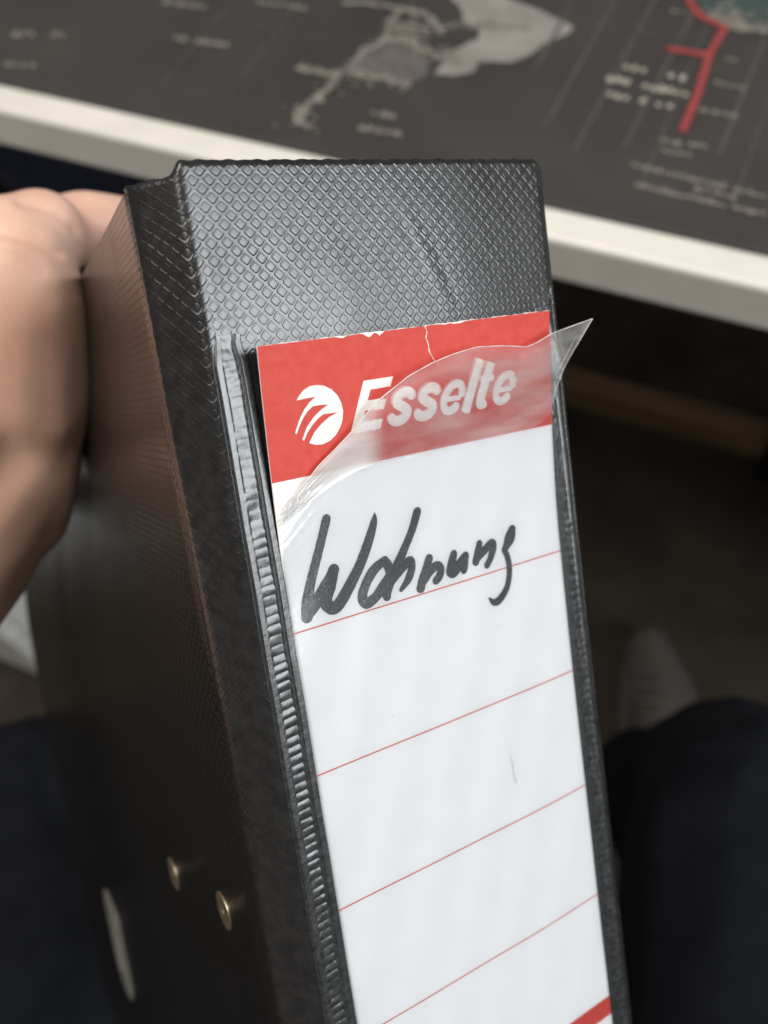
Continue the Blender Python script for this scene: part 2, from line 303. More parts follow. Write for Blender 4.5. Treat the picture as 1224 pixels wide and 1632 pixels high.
dbox('crossbar', (-1.34, 0.765, 0.03), (0.13, 0.80, 0.07), m_wood, 0.004)
dbox('crossbar_bracket', (0.131, 0.755, 0.0), (0.19, 0.815, DZ - 0.0268), m_steel, 0.003)

# ------------------------------------------------------------------ desk mat with map print
m_mat = pmat('mat_cloth', (0.045, 0.041, 0.038), 0.55, 0.5)
noisy(m_mat, 14, (0.033, 0.0305, 0.030), (0.045, 0.0415, 0.040), detail=6, bump=(3500, 0.4, 0.0004), rough=(0.5, 0.62))
MZ = DZ + 0.003
mat = tag(empty('desk_mat', loc=(-0.2, 0.55, DZ)), 'dark grey desk mat printed with a pale map and a red route line', 'desk mat')
def mloc(x, y, z): return (x + 0.2, y - 0.55, z - DZ)
box('cloth', mloc(-0.78, 0.3355, DZ + 0.0002), mloc(0.40, 0.76, MZ), m_mat, mat, 0.0012, 3)
def print_mat(name, c, c2, sc=120):
    m = pmat(name, c, 0.6, 0.4); noisy(m, sc, c, c2, detail=6); return m
m_land = print_mat('print_pale', (0.21, 0.195, 0.185), (0.28, 0.26, 0.247), 60)
m_land2 = print_mat('print_mid', (0.085, 0.078, 0.078), (0.12, 0.11, 0.11))
m_coast = print_mat('print_line', (0.17, 0.157, 0.142), (0.24, 0.22, 0.20))
m_grid = print_mat('print_faint', (0.060, 0.057, 0.056), (0.082, 0.078, 0.076))
m_text = print_mat('print_text', (0.30, 0.275, 0.24), (0.40, 0.37, 0.33))
m_text2 = print_mat('print_text_dim', (0.16, 0.147, 0.133), (0.22, 0.20, 0.18))
m_route = print_mat('print_red', (0.26, 0.040, 0.044), (0.33, 0.058, 0.060))
m_teal = print_mat('print_teal', (0.035, 0.055, 0.054), (0.055, 0.080, 0.078))
def flatpoly(bm, pts, z):
    vs = [bm.verts.new(mloc(x, y, z)) for x, y in pts]; f = bm.faces.new(vs)
    f.normal_update()
    if f.normal.z < 0: f.normal_flip()
def ribbon2(bm, pts, wd, z):
    P = np.array(pts); n = len(P)
    for i in range(n - 1):
        a, b = P[i], P[i + 1]; t = (b - a) / np.linalg.norm(b - a); s = np.array([-t[1], t[0]]) * wd / 2
        a = a - t * wd * 0.3; b = b + t * wd * 0.3
        flatpoly(bm, [a + s, a - s, b - s, b + s], z + i * 4e-6)
def blob(bm, c, rx, ry, z, n=7):
    flatpoly(bm, [(c[0] + rx * math.cos(k * 2 * math.pi / n) * random.uniform(.7, 1.2), c[1] + ry * math.sin(k * 2 * math.pi / n) * random.uniform(.7, 1.2)) for k in range(n)], z)
def rough_poly(pts, amp, step):
    P = np.array(pts + [pts[0]]); out = []
    for a, b in zip(P[:-1], P[1:]):
        n = max(1, int(np.linalg.norm(b - a) / step))
        for k in range(n): out.append(a + (b - a) * k / n + rng.normal(0, amp, 2))
    return [tuple(q) for q in out]
PZ = MZ + 0.0002
def mpart(name, fn, m):
    bm = bmesh.new(); fn(bm); return obj(name, bm_mesh(name, bm), m, mat, smooth=False, kind='stuff' if name == 'printed_text' else None)
def _land(bm):
    flatpoly(bm, rough_poly(LAND, 0.0006, 0.004), PZ)
mpart('printed_land', _land, m_land)
mpart('printed_land', lambda bm: flatpoly(bm, rough_poly(LAND2, 0.0006, 0.004), PZ + 0.0001), m_land2)
def _coast(bm):
    j = 0
    for k, q in enumerate(COAST):
        for rep_ in range(3 if k < 4 else 1):           # several overlapping broken outlines: islands, borders, place marks
            P = np.array(q); out = []
            for a, b in zip(P[:-1], P[1:]):
                n = max(2, int(np.linalg.norm(b - a) / 0.0035))
                for i in range(n): out.append(a + (b - a) * i / n + rng.normal(0, 0.0007 + 0.0010 * rep_, 2))
            out.append(P[-1])
            for i in range(len(out) - 1):
                if rep_ and random.random() < 0.35: continue
                ribbon2(bm, [out[i], out[i + 1]], random.uniform(0.0012, 0.0032) * (1.0 if rep_ else 1.2), PZ + 0.0002 + j * 2e-6); j += 1
    for k in range(150):
        q = random.choice(COAST[0:4]); i = random.randrange(len(q) - 1); t = random.random()
        c = (q[i][0] * (1 - t) + q[i + 1][0] * t + random.gauss(0, .006), q[i][1] * (1 - t) + q[i + 1][1] * t + random.gauss(0, .005))
        blob(bm, c, random.uniform(.0006, .0022), random.uniform(.0005, .0012), PZ + 0.0009 + k * 2e-6)
mpart('printed_coastline', _coast, m_coast)
glines = [([q[0], q[-1]], 0.0022) for q in GRID]
glines += [([(x0, y), (x1, y)], 0.0010) for (x0, x1, y) in ((-0.105, -0.02, 0.508), (-0.12, -0.005, 0.4785), (-0.09, 0.02, 0.4035), (-0.4, -0.24, 0.425))]
glines += [([(x, 0.36), (x, 0.52)], 0.0012) for x in (-0.045, -0.002, 0.012, -0.31, -0.27)]
for k, (q, wd) in enumerate(glines):
    mpart('printed_grid_line', lambda bm, q=q, wd=wd, k=k: ribbon2(bm, q, wd, PZ + 0.00004 + k * 4e-6), m_grid)
def _text(rows, s, z):
    def fn(bm):
        j = 0
        for (a, b) in rows:
            L = math.hypot(b[0] - a[0], b[1] - a[1]); n = max(2, int(L / (s * 0.72)))
            for i in range(n):
                if random.random() < 0.08: continue
                t = (i + 0.5) / n; c = (a[0] + (b[0] - a[0]) * t, a[1] + (b[1] - a[1]) * t + random.uniform(-.1, .1) * s)
                h = s * random.choice((0.55, 0.7, 0.95)); wv = s * 0.42
                blob(bm, (c[0] - 0.12 * s, c[1] + 0.1 * s), wv * 0.75, h * 0.55, z + j * 1e-6, 8); j += 1      # too small and blurred to read
                if random.random() < 0.6: blob(bm, (c[0] + 0.28 * s, c[1] - 0.12 * s), wv * 0.45, h * 0.3, z + 3e-5 + j * 1e-6, 8)
    return fn
mpart('printed_text', _text(TEXT[:7], 0.0056, PZ + 0.0003), m_text)
mpart('printed_text', _text(TEXT[7:], 0.0042, PZ + 0.0003), m_text2)
mpart('printed_text', _text(TEXT2 + [[(-0.165, 0.463), (-0.135, 0.464)], [(-0.205, 0.442), (-0.186, 0.443)], [(-0.33, 0.40), (-0.29, 0.402)], [(-0.30, 0.445), (-0.262, 0.447)], [(-0.35, 0.43), (-0.32, 0.432)]], 0.006, PZ + 0.0004), m_text2)
def _red(bm):
    ribbon2(bm, RED[0], 0.0037, PZ + 0.0006); ribbon2(bm, RED[1], 0.0040, PZ + 0.0007)
mpart('printed_route', _red, m_route)
mpart('printed_land', lambda bm: flatpoly(bm, rough_poly(TEAL, 0.0006, 0.004), PZ + 0.0001), m_teal)
def _speck(bm):
    for k in range(90):
        i = random.randrange(2, 6); t = random.random(); a, b = TEAL[i], TEAL[i + 1]
        c = (a[0] * (1 - t) + b[0] * t + random.gauss(.002, .003), a[1] * (1 - t) + b[1] * t + abs(random.gauss(0, .008)))
        blob(bm, c, random.uniform(.001, .003), random.uniform(.0007, .002), PZ + 0.0003 + k * 2e-6)
mpart('printed_coastline', _speck, m_coast)

# ------------------------------------------------------------------ white drawer cabinet, navy bag
cab = tag(empty('drawer_cabinet', loc=(-0.86, 0.40, 0)), 'white drawer cabinet standing on the floor to the side of the binder', 'cabinet')
m_cab = pmat('white_board', (0.66, 0.66, 0.64), 0.5, 0.4); noisy(m_cab, 30, (0.78, 0.78, 0.76), (0.82, 0.82, 0.80))
def cbox(name, lo, hi, m, b=0.002, par=cab):
    return box(name, [lo[0] + 0.86, lo[1] - 0.40, lo[2]], [hi[0] + 0.86, hi[1] - 0.40, hi[2]], m, par, b)
cbox('body', (-1.15, 0.176, 0.04), (-0.57, 0.36, 0.46), m_cab)
for k in range(3):
    d = cbox('drawer', (-1.147, 0.158, 0.042 + k * 0.14), (-0.573, 0.1755, 0.178 + k * 0.14), m_cab, 0.002)
    h = box('handle', [-0.06, 0.148 - 0.40, 0.105 + k * 0.14], [0.06, 0.1575 - 0.40, 0.117 + k * 0.14], m_steel, d, 0.002)
for x in (-1.11, -0.66):
    for y in (0.21, 0.30): cbox('foot', (x, y, 0.0), (x + 0.05, y + 0.04, 0.0395), m_steel)

m_navy = pmat('navy_cloth', (0.018, 0.024, 0.055), 0.9, 0.2, Sheen_Weight=0.3)
noisy(m_navy, 60, (0.075, 0.090, 0.21), (0.11, 0.13, 0.28), detail=8, bump=(900, 0.6, 0.001))
bag = tag(empty('cloth_bag', loc=(-0.98, 0.98, 0)), 'dark navy cloth bag on the floor under the desk', 'bag')
def bag_body():
    n, k = 40, 26; P = np.zeros((k, n + 1, 3))
    for j in range(k):
        t = j / (k - 1); z = 0.40 * t
        s = (0.86 + 0.16 * math.sin(math.pi * min(1, t * 1.1))) * (1 - 0.75 * max(0, (t - 0.85) / 0.15) ** 2)
        for i in range(n + 1):
            a = 2 * math.pi * i / n; c, q = math.cos(a), math.sin(a); e = 0.45
            x = 0.24 * s * np.sign(c) * abs(c) ** e; y = 0.12 * s * np.sign(q) * abs(q) ** e
            wv = 0.008 * math.sin(7 * a + 9 * t) + 0.006 * math.sin(13 * a - 15 * t)
            P[j, i] = (x + wv * c, y + wv * q, z)
    return gridmesh('bag_body', P)
obj('bag_body', bag_body(), m_navy, bag)
def tube(name, pts, rad, m, parent, n=10, closed=False):
    P = [Vector(p) for p in pts]; V = []; F = []
    up = Vector((0.13, 0.31, 0.94)).normalized()
    for i, p in enumerate(P):
        t = (P[min(i + 1, len(P) - 1)] - P[max(i - 1, 0)]).normalized(); s = t.cross(up).normalized(); q = s.cross(t)
        r = rad[i] if hasattr(rad, '__len__') else rad
        for k in range(n):
            a = 2 * math.pi * k / n; V.append(p + r * (math.cos(a) * s + math.sin(a) * q))
    for i in range(len(P) - 1):
        for k in range(n): F.append((i * n + k, i * n + (k + 1) % n, (i + 1) * n + (k + 1) % n, (i + 1) * n + k))
    F.append(tuple(range(n))[::-1]); F.append(tuple((len(P) - 1) * n + k for k in range(n)))
    return obj(name, mesh(name, V, F), m, parent)
for y in (-0.05, 0.05):
    tube('bag_strap', [(-0.12 + 0.24 * t, y, 0.36 + 0.13 * math.sin(math.pi * t)) for t in np.linspace(0, 1, 20)], 0.010, m_navy, bag)

# ------------------------------------------------------------------ person: hand, trouser leg, shoe
_ib = bmesh.new(); bmesh.ops.create_icosphere(_ib, subdivisions=2, radius=1.0)
ICO_V = np.array([v.co[:] for v in _ib.verts]); _ib.verts.ensure_lookup_table(); ICO_F = np.array([[v.index for v in f.verts] for f in _ib.faces]); _ib.free()
def blobmesh(name, chains, voxel, smooth_it):
    """capsule chains fused by a voxel remesh and smoothed into one continuous skin"""
    V = []; F = []; off = 0
    for ch in chains:
        for (a, b) in zip(ch[:-1], ch[1:]):
            pa, pb = np.array(a[:3]), np.array(b[:3]); L = np.linalg.norm(pb - pa); n = max(2, int(L / (0.2 * min(a[3], b[3]))) + 1)
            for k in range(n + 1):
                t = k / n; r = a[3] * (1 - t) + b[3] * t
                V.append(ICO_V * r + pa * (1 - t) + pb * t); F.append(ICO_F + off); off += len(ICO_V)
    me = bpy.data.meshes.new(name + '_src'); me.from_pydata(np.concatenate(V).tolist(), [], np.concatenate(F).tolist()); me.update()
    o = bpy.data.objects.new(name + '_src', me); C.objects.link(o)
    r = o.modifiers.new('r', 'REMESH'); r.mode = 'VOXEL'; r.voxel_size = voxel
    s = o.modifiers.new('s', 'SMOOTH'); s.iterations = smooth_it; s.factor = 0.5
    dg = bpy.context.evaluated_depsgraph_get(); out = bpy.data.meshes.new_from_object(o.evaluated_get(dg)); out.name = name
    bpy.data.objects.remove(o); bpy.data.meshes.remove(me); return out
def H(u, vp, d, r):
    q = bw(u, VTOP + vp, d); return (q.x, q.y, q.z, r / 1000)
hand_chains = [
    [H(-23, 60, 138, 18), H(-21, 46, 138, 21.5), H(-16.5, 26, 137, 21.5), H(-13, 10, 133, 19), H(-12, 0, 129, 15.5)],   # thenar mass against the cover
    [H(-24, 50, 138, 22), H(-44, 66, 134, 27), H(-90, 94, 110, 33), H(-180, 140, 60, 38)],          # heel, wrist, forearm
    [H(-18, 20, 138, 20), H(-45, 42, 135, 28)], [H(-14, 8, 132, 17), H(-50, 34, 132, 26)],
    [H(-16, 8, 165, 15), H(-15, 25, 178, 14), H(-15, 42, 178, 14), H(-16, 56, 165, 13)],            # knuckle row
    [H(-18, 20, 145, 18), H(-14, 20, 175, 14)], [H(-18, 45, 145, 18), H(-15, 45, 175, 14)],
    [H(-13, 8, 178, 10.5), H(-4, 8, 215, 9.5), H(5, 8, 243, 8.5), H(10, 8, 262, 7.5)],              # index
    [H(-13, 27, 182, 10.5), H(-6, 27, 225, 9.8), H(2, 27, 255, 8.8), H(7, 27, 276, 7.8)],           # middle
    [H(-13, 45, 180, 10.5), H(-8, 46, 220, 9.5), H(-1, 46, 248, 8.5), H(4, 46, 268, 7.5)],          # ring
    [H(-14, 62, 168, 9.5), H(-10, 64, 200, 8.5), H(-4, 64, 224, 7.5), H(0, 64, 240, 6.8)],          # little
    [H(-13, -9, 118, 13), H(-12.5, -1, 115, 15.5), H(-13, 8, 117, 17.5), H(-14.5, 18, 124, 20), H(-16, 30, 131, 21.5)], [H(-6.5, -6, 127, 11), H(-9, 2, 128, 14)],
    [H(-17, 5, 130, 15), H(-11, -4, 125, 14), H(-3.5, -11.5, 121, 12.6)],                           # thumb knuckle
    [H(-12, -2, 136, 13), H(0, -12, 134, 11), H(12, -15.5, 134, 10.6), H(24, -14, 136, 10.4), H(33, 4, 140, 9.5)],   # thumb over the edge
]
m_skin = pmat('skin', (0.52, 0.30, 0.205), 0.45, 0.4, Subsurface_Weight=0.12, Subsurface_Scale=0.004)
m_skin.node_tree.nodes['Principled BSDF'].inputs['Subsurface Radius'].default_value = (1.0, 0.35, 0.2)
noisy(m_skin, 45, (0.62, 0.375, 0.29), (0.72, 0.47, 0.37), detail=5, bump=(600, 0.2, 0.0003), coord='Object')
person = empty('person', loc=(0.10, 0.0, 0.0))
tag(person, 'person whose bare hand grips the binder cover, wearing dark trousers and a grey shoe', 'person')
def pobj(name, me, m):
    me.transform(Matrix.Translation((-0.10, 0, 0))); return obj(name, me, m, person)
hm = blobmesh('hand', hand_chains, 0.0013, 45)
def crease(me, lines):
    """press skin folds into the hand along lines given on its visible side"""
    n = len(me.vertices); co = np.empty(n * 3, np.float32); no = np.empty(n * 3, np.float32)
    me.vertices.foreach_get('co', co); me.vertices.foreach_get('normal', no); co = co.reshape(-1, 3); no = no.reshape(-1, 3)
    q = (co - np.array([0, 0, CAMZ])) @ WR; px = 612 + FPX * q[:, 0] / q[:, 2]; py = 816 + FPX * q[:, 1] / q[:, 2]
    face = np.clip(-np.einsum('ij,ij->i', no, (co - np.array([0, 0, CAMZ])) / np.linalg.norm(q, axis=1)[:, None]) * 2, 0, 1)
    off = np.zeros(n)
    for ln, dep, wd in lines:
        P = catmull(ln, 8); dd = np.min(np.hypot(px[:, None] - P[None, :, 0], py[:, None] - P[None, :, 1]), axis=1)
        off -= dep * np.exp(-(dd / wd) ** 2)
    co += no * (off * face)[:, None]; me.vertices.foreach_set('co', co.astype(np.float32).reshape(-1)); me.update()
crease(hm, [([(-30, 366), (0, 370), (45, 382), (95, 404)], 0.0011, 6), ([(30, 322), (70, 330), (108, 352), (122, 368)], 0.0010, 6), ([(-20, 352), (20, 360), (60, 372)], 0.0005, 4), ([(-10, 400), (30, 412), (70, 430)], 0.0005, 5)])
pobj('hand', hm, m_skin)

m_denim = pmat('dark_trouser_cloth', (0.016, 0.019, 0.024), 0.95, 0.08)
noisy(m_denim, 40, (0.009, 0.0105, 0.014), (0.013, 0.0148, 0.019), detail=8, bump=(1400, 0.6, 0.0008))
z0 = CAMZ
leg = [[(0.22, -0.34, z0 - 0.50, 0.085), (0.16, -0.10, z0 - 0.52, 0.080), (0.118, 0.145, z0 - 0.535, 0.074), (0.110, 0.185, z0 - 0.585, 0.068),
        (0.10, 0.20, z0 - 0.72, 0.058), (0.09, 0.27, z0 - 0.90, 0.050), (0.088, 0.30, z0 - 0.965, 0.050)]]
added_leg = [[(-0.10, -0.36, z0 - 0.60, 0.088), (-0.21, -0.12, z0 - 0.60, 0.086), (-0.315, -0.005, z0 - 0.61, 0.078), (-0.335, 0.02, z0 - 0.66, 0.068),
         (-0.335, 0.04, z0 - 0.78, 0.056), (-0.33, 0.07, z0 - 0.96, 0.050)]]  # unseen left leg, added to darken the lower left corner
def trouser(chain):
    lm = blobmesh('trouser_leg', chain, 0.004, 10)
    n = len(lm.vertices); co = np.empty(n * 3, np.float32); no = np.empty(n * 3, np.float32)
    lm.vertices.foreach_get('co', co); lm.vertices.foreach_get('normal', no); co = co.reshape(-1, 3); no = no.reshape(-1, 3)
    k = np.array([mnoise.noise(Vector((c[0] * 22, c[1] * 22, c[2] * 30))) for c in co.tolist()], np.float32)
    co += no * (k * 0.0025)[:, None]; lm.vertices.foreach_set('co', co.reshape(-1)); lm.update()
    return pobj('trouser_leg', lm, m_denim)
trouser(leg); trouser(added_leg)
m_shoe = pmat('grey_shoe', (0.17, 0.16, 0.15), 0.8, 0.3); noisy(m_shoe, 200, (0.10, 0.093, 0.085), (0.135, 0.125, 0.115), bump=(1500, 0.5, 0.0005))
m_sole = pmat('shoe_sole', (0.10, 0.095, 0.09), 0.8); noisy(m_sole, 100, (0.085, 0.08, 0.075), (0.12, 0.115, 0.11))
shoe = [[(0.108, 0.30, 0.085, 0.040), (0.100, 0.36, 0.060, 0.038), (0.088, 0.41, 0.045, 0.033), (0.062, 0.462, 0.034, 0.022)],
        [(0.112, 0.27, 0.045, 0.034), (0.106, 0.33, 0.045, 0.038), (0.074, 0.415, 0.036, 0.028), (0.058, 0.462, 0.032, 0.020)], [(0.106, 0.33, 0.045, 0.036), (0.103, 0.405, 0.036, 0.028), (0.066, 0.462, 0.032, 0.020)]]
sm_ = blobmesh('shoe', shoe, 0.003, 8)
for v in sm_.vertices: v.co.z = max(v.co.z, 0.018)
so = pobj('shoe', sm_, m_shoe)
sole = [[(0.112, 0.27, 0.010, 0.040), (0.106, 0.33, 0.010, 0.042), (0.073, 0.415, 0.010, 0.031), (0.060, 0.464, 0.010, 0.024)], [(0.106, 0.33, 0.010, 0.042), (0.103, 0.405, 0.010, 0.031), (0.064, 0.464, 0.010, 0.024)]]
sl = blobmesh('sole', sole, 0.003, 5)
for v in sl.vertices: v.co.z = min(max(v.co.z, 0.0), 0.0175)
o = obj('sole', sl, m_sole, so); sl.transform(Matrix.Translation((-0.10, 0, 0)))
for k in range(4):
    y = 0.352 + k * 0.018
    tube('shoelace', [(0.066 - k * 0.005 - 0.10 + 0.06 * t, y + 0.004 * math.sin(6 * t), 0.100 - k * 0.0055 - 0.018 * abs(t - 0.5) ** 1.5 * 2) for t in np.linspace(0, 1, 10)], 0.0025, m_sole, so, n=6)

# ------------------------------------------------------------------ ring binder
binder = empty('ring_binder', BM.copy())
tag(binder, 'black embossed lever arch ring binder with a torn label pocket on its spine', 'ring binder')
PITCH = 1.945
def emboss(s, v):
    s = s + 0.10 * fbm(s / 9, v / 9, 41, 2); v = v + 0.10 * fbm(s / 8 + 3, v / 8, 42, 2)
    am = np.clip(0.88 + 0.38 * fbm(s / 3.5, v / 3.5, 43, 3), 0.25, 1.4)
    a = ((s + v) / math.sqrt(2) / PITCH) % 1.0 - 0.5; b = ((s - v) / math.sqrt(2) / PITCH) % 1.0 - 0.5
    r = (np.abs(a) ** 5 + np.abs(b) ** 5) ** 0.2
    return am * (-0.054 * np.exp(-((r - 0.35) / 0.042) ** 2) - 0.018 * (1 - sstep(0.30, 0.40, r)))
# cross-section of the spine film: hinge strip, spine, rounded far edge
prof = [(-16.5, 9.8), (-16.9, 7.0), (-11.2, 0.0), (62.9, 0.0), (64.4, 0.35), (65.5, 1.5), (65.9, 3.4), (65.7, 9.0)]
def sample_profile(ds=0.02, sig=0.85):
    pts = []; 
    for (a, b) in zip(prof[:-1], prof[1:]):
        L = math.hypot(b[0] - a[0], b[1] - a[1]); n = int(L / ds)
        for k in range(n): pts.append((a[0] + (b[0] - a[0]) * k / n, a[1] + (b[1] - a[1]) * k / n))
    pts = np.array(pts + [prof[-1]]); k = int(4 * sig / ds); ker = np.exp(-0.5 * (np.arange(-k, k + 1) * ds / sig) ** 2); ker /= ker.sum()
    out = np.stack([np.convolve(np.pad(pts[:, i], k, mode='reflect', reflect_type='odd'), ker, 'valid') for i in (0, 1)], 1)
    s = np.concatenate([[0], np.cumsum(np.hypot(*np.diff(out, axis=0).T))]); return s, out
PS, PP = sample_profile()
S_CR = 11.65                                     # s of the crease between hinge strip and spine
S_END = PS[-1]
def s_of_u(u): return S_CR + (u + 11.2)
def surf(s, v, height=None):
    """point on the binder film: s across, v down (mm), displaced outwards by height"""
    u = np.interp(s, PS, PP[:, 0]); d = np.interp(s, PS, PP[:, 1])
    du = np.interp(s + 0.15, PS, PP[:, 0]) - np.interp(s - 0.15, PS, PP[:, 0]); dd = np.interp(s + 0.15, PS, PP[:, 1]) - np.interp(s - 0.15, PS, PP[:, 1])
    L = np.hypot(du, dd) + 1e-9; nu, ndp = dd / L, -du / L
    # slow unevenness of the wrapped board, wrinkles near the far upper corner
    low = 0.10 * fbm(s / 11, v / 14, 3, 2)
    wr = np.zeros_like(u)
    for (uc, vc, sa, sb, th, am) in ((33, -20, 1.3, 8, 0.35, 0.16), (37, -17, 1.0, 6, 0.3, -0.13), (30, -24, 1.2, 5, 0.5, -0.10), (41, -22, 1.5, 7, 0.15, 0.09), (47, -19, 1.1, 4, 0.7, -0.07), (25, -14, 1.2, 5, 0.45, 0.06)):
        x = (u - uc) * math.cos(th) - (v - vc) * math.sin(th); y = (u - uc) * math.sin(th) + (v - vc) * math.cos(th)
        wr += 0.28 * am * np.exp(-(x / sa) ** 2 - (y / sb) ** 2)
    h = (low + wr) * sstep(S_CR, S_CR + 6, s) + (0 if height is None else height)
    # right-hand part of the board falls away a little
    h = h - 0.8 * sstep(s_of_u(32), s_of_u(66), s) ** 1.5
    # pressed groove between the label pocket and the far edge
    h = h - 0.55 * np.exp(-((s - s_of_u(62.75 + 0.12 * np.sin(v * 0.31))) / 0.30) ** 2) * sstep(-14, -9, v)
    return u + nu * h, v, d + ndp * h
def film_patch(s0, s1, v0, v1, step, top=False, hf=1.0):
    ss = np.arange(s0, s1 + step * 0.5, step); vv = np.arange(v0, v1 + step * 0.5, step)
    S, V = np.meshgrid(ss, vv, indexing='ij')
    u, v, d = surf(S, V, emboss(S, V) * hf * sstep(0.0, 0.5, S))
    if top:                                       # film folded back over the upper edge of the board
        drop = 2.2 * (1 - sstep(S_CR - 1.2, S_CR + 1.0, S)) + 2.2 * sstep(s_of_u(62.5), s_of_u(67.5), S) + 0.12 * np.sin(S * 1.9) * np.sin(S * 0.53)
        q = V - v0; fs = 1.4; r = 0.8; fold = q < fs
        k = np.clip(q / fs, 0, 1); ang = np.clip((1 - k * 1.25) * math.pi * 0.6, 0, None)
        v = np.where(fold, v0 + r * (1 - np.sin(np.clip(ang, 0, math.pi / 2))) * (1 - k ** 2) + fs * k ** 2, v)
        d = np.where(fold, d + r * (1 - np.cos(ang)), d)
        v = v + drop * np.clip(1 - (V - v0) / 12, 0, 1)
    P = np.stack([(u - U0) / 1000, (d - D0) / 1000, (VTOP + BH - v) / 1000], -1)
    return P
def join_grids(name, Ps, m, parent):
    V = []; q_all = []; off = 0
    for P in Ps:
        n, k = P.shape[:2]; idx = np.arange(n * k).reshape(n, k) + off
        q_all.append(np.stack([idx[:-1, :-1], idx[:-1, 1:], idx[1:, 1:], idx[1:, :-1]], -1).reshape(-1, 4)[:, ::-1]); V.append(P.reshape(-1, 3)); off += n * k
    q = np.concatenate(q_all); V = np.concatenate(V)
    me = bpy.data.meshes.new(name); me.vertices.add(len(V)); me.vertices.foreach_set('co', V.reshape(-1).astype(np.float32))
    me.loops.add(q.size); me.loops.foreach_set('vertex_index', q.reshape(-1).astype(np.int32))
    me.polygons.add(len(q)); me.polygons.foreach_set('loop_start', np.arange(0, q.size, 4, dtype=np.int32)); me.polygons.foreach_set('loop_total', np.full(len(q), 4, dtype=np.int32))
    me.update(calc_edges=True); return obj(name, me, m, parent)
ST = 0.125
SV0, SV1 = -7.0 + VTOP + 37.4356, 170.0
VB = VTOP + BH
join_grids('spine', [film_patch(S_CR, s_of_u(66.0), VTOP, 22.0, ST, True),
                     film_patch(S_CR, s_of_u(-3.0), 22.0, 160.0, 0.16),
                     film_patch(s_of_u(56.0), s_of_u(66.0), 22.0, 160.0, 0.2),
                     film_patch(s_of_u(-3.0), s_of_u(56.0), 22.0, 160.0, 1.0, hf=0) - np.array([0, -0.0004, 0]),
                     film_patch(S_CR, s_of_u(66.0), 160.0, VB, 1.0, hf=0)], m_film, binder)
join_grids('hinge_strip', [film_patch(0.0, S_CR, VTOP, 160.0, 0.14, True, 1.25), film_patch(0.0, S_CR, 160.0, VB, 1.0, hf=0)], m_film, binder)
join_grids('hinge_strip', [film_patch(s_of_u(66.0), S_END, VTOP, 160.0, 0.2, True), film_patch(s_of_u(66.0), S_END, 160.0, VB, 1.0, hf=0)], m_film, binder)
# board behind the spine film
bb = bmesh.new(); box_bm(bb, bl(-10.2, VB, 3.0), bl(62.0, VTOP + 1.8, 1.6)); 
obj('spine_board', bm_mesh('spine_board', bb), m_board, binder, smooth=False)

# covers
def kcov(vp): return 0.05 + 0.125 * np.exp(-(vp / 70.0) ** 2)
def cover_pts(D, vp, out=0.0):
    return -16.75 + kcov(vp) * D - out, 7.0 + D
def cover_mesh():
    vs = np.linspace(0, BH, 150)
    Ds = np.concatenate([[1.5, 2.5, 3.5, 4.5, 5.5], np.linspace(6.5, 285, 136)])
    Dg, Vg = np.meshgrid(Ds, vs, indexing='ij')
    def layer(o):
        u = -16.75 + kcov(Vg) * Dg - o + 0.6 * (1 - sstep(1.5, 6.5, Dg)) + 0.25 * fbm(Dg / 60, Vg / 60, 8, 2) * np.clip(Dg / 30, 0, 1)
        topd = 2.2 * np.clip(1 - Vg / 12, 0, 1)
        return np.stack([(u - U0) / 1000, (7.0 + Dg - D0) / 1000, (BH - Vg - topd) / 1000], -1)
    Po = layer(0.0); Pi = layer(-2.4)
    n, k = Dg.shape; idx = np.arange(n * k).reshape(n, k); V = np.concatenate([Po.reshape(-1, 3), Pi.reshape(-1, 3)])
    F = []
    a = idx; b = idx + n * k
    F += np.stack([a[:-1, :-1], a[:-1, 1:], a[1:, 1:], a[1:, :-1]], -1).reshape(-1, 4).tolist()
    F += np.stack([b[:-1, :-1], b[1:, :-1], b[1:, 1:], b[:-1, 1:]], -1).reshape(-1, 4).tolist()
    for e0, e1 in ((a[:, 0], b[:, 0]), (a[:, -1], b[:, -1]), (a[0, :], b[0, :]), (a[-1, :], b[-1, :])):
        F += np.stack([e0[:-1], e0[1:], e1[1:], e1[:-1]], -1).tolist()
    me = mesh('back_cover', V, F)
    uvv = np.concatenate([np.stack([Dg, Vg], -1).reshape(-1, 2)] * 2)
    l = me.uv_layers.new(name='UVMap'); li = np.empty(len(me.loops), dtype=np.int32); me.loops.foreach_get('vertex_index', li)
    l.data.foreach_set('uv', uvv[li].astype(np.float32).reshape(-1)); return me
bc = obj('back_cover', cover_mesh(), m_cover, binder)
md = bc.modifiers.new('edge', 'EDGE_SPLIT'); md.split_angle = math.radians(50)
fb = bmesh.new(); box_bm(fb, bl(62.6, VB, 292.0), bl(64.8, VTOP + 2.6, 6.0), 0.0006)
obj('front_cover', bm_mesh('front_cover', fb), m_film, binder, smooth=False)

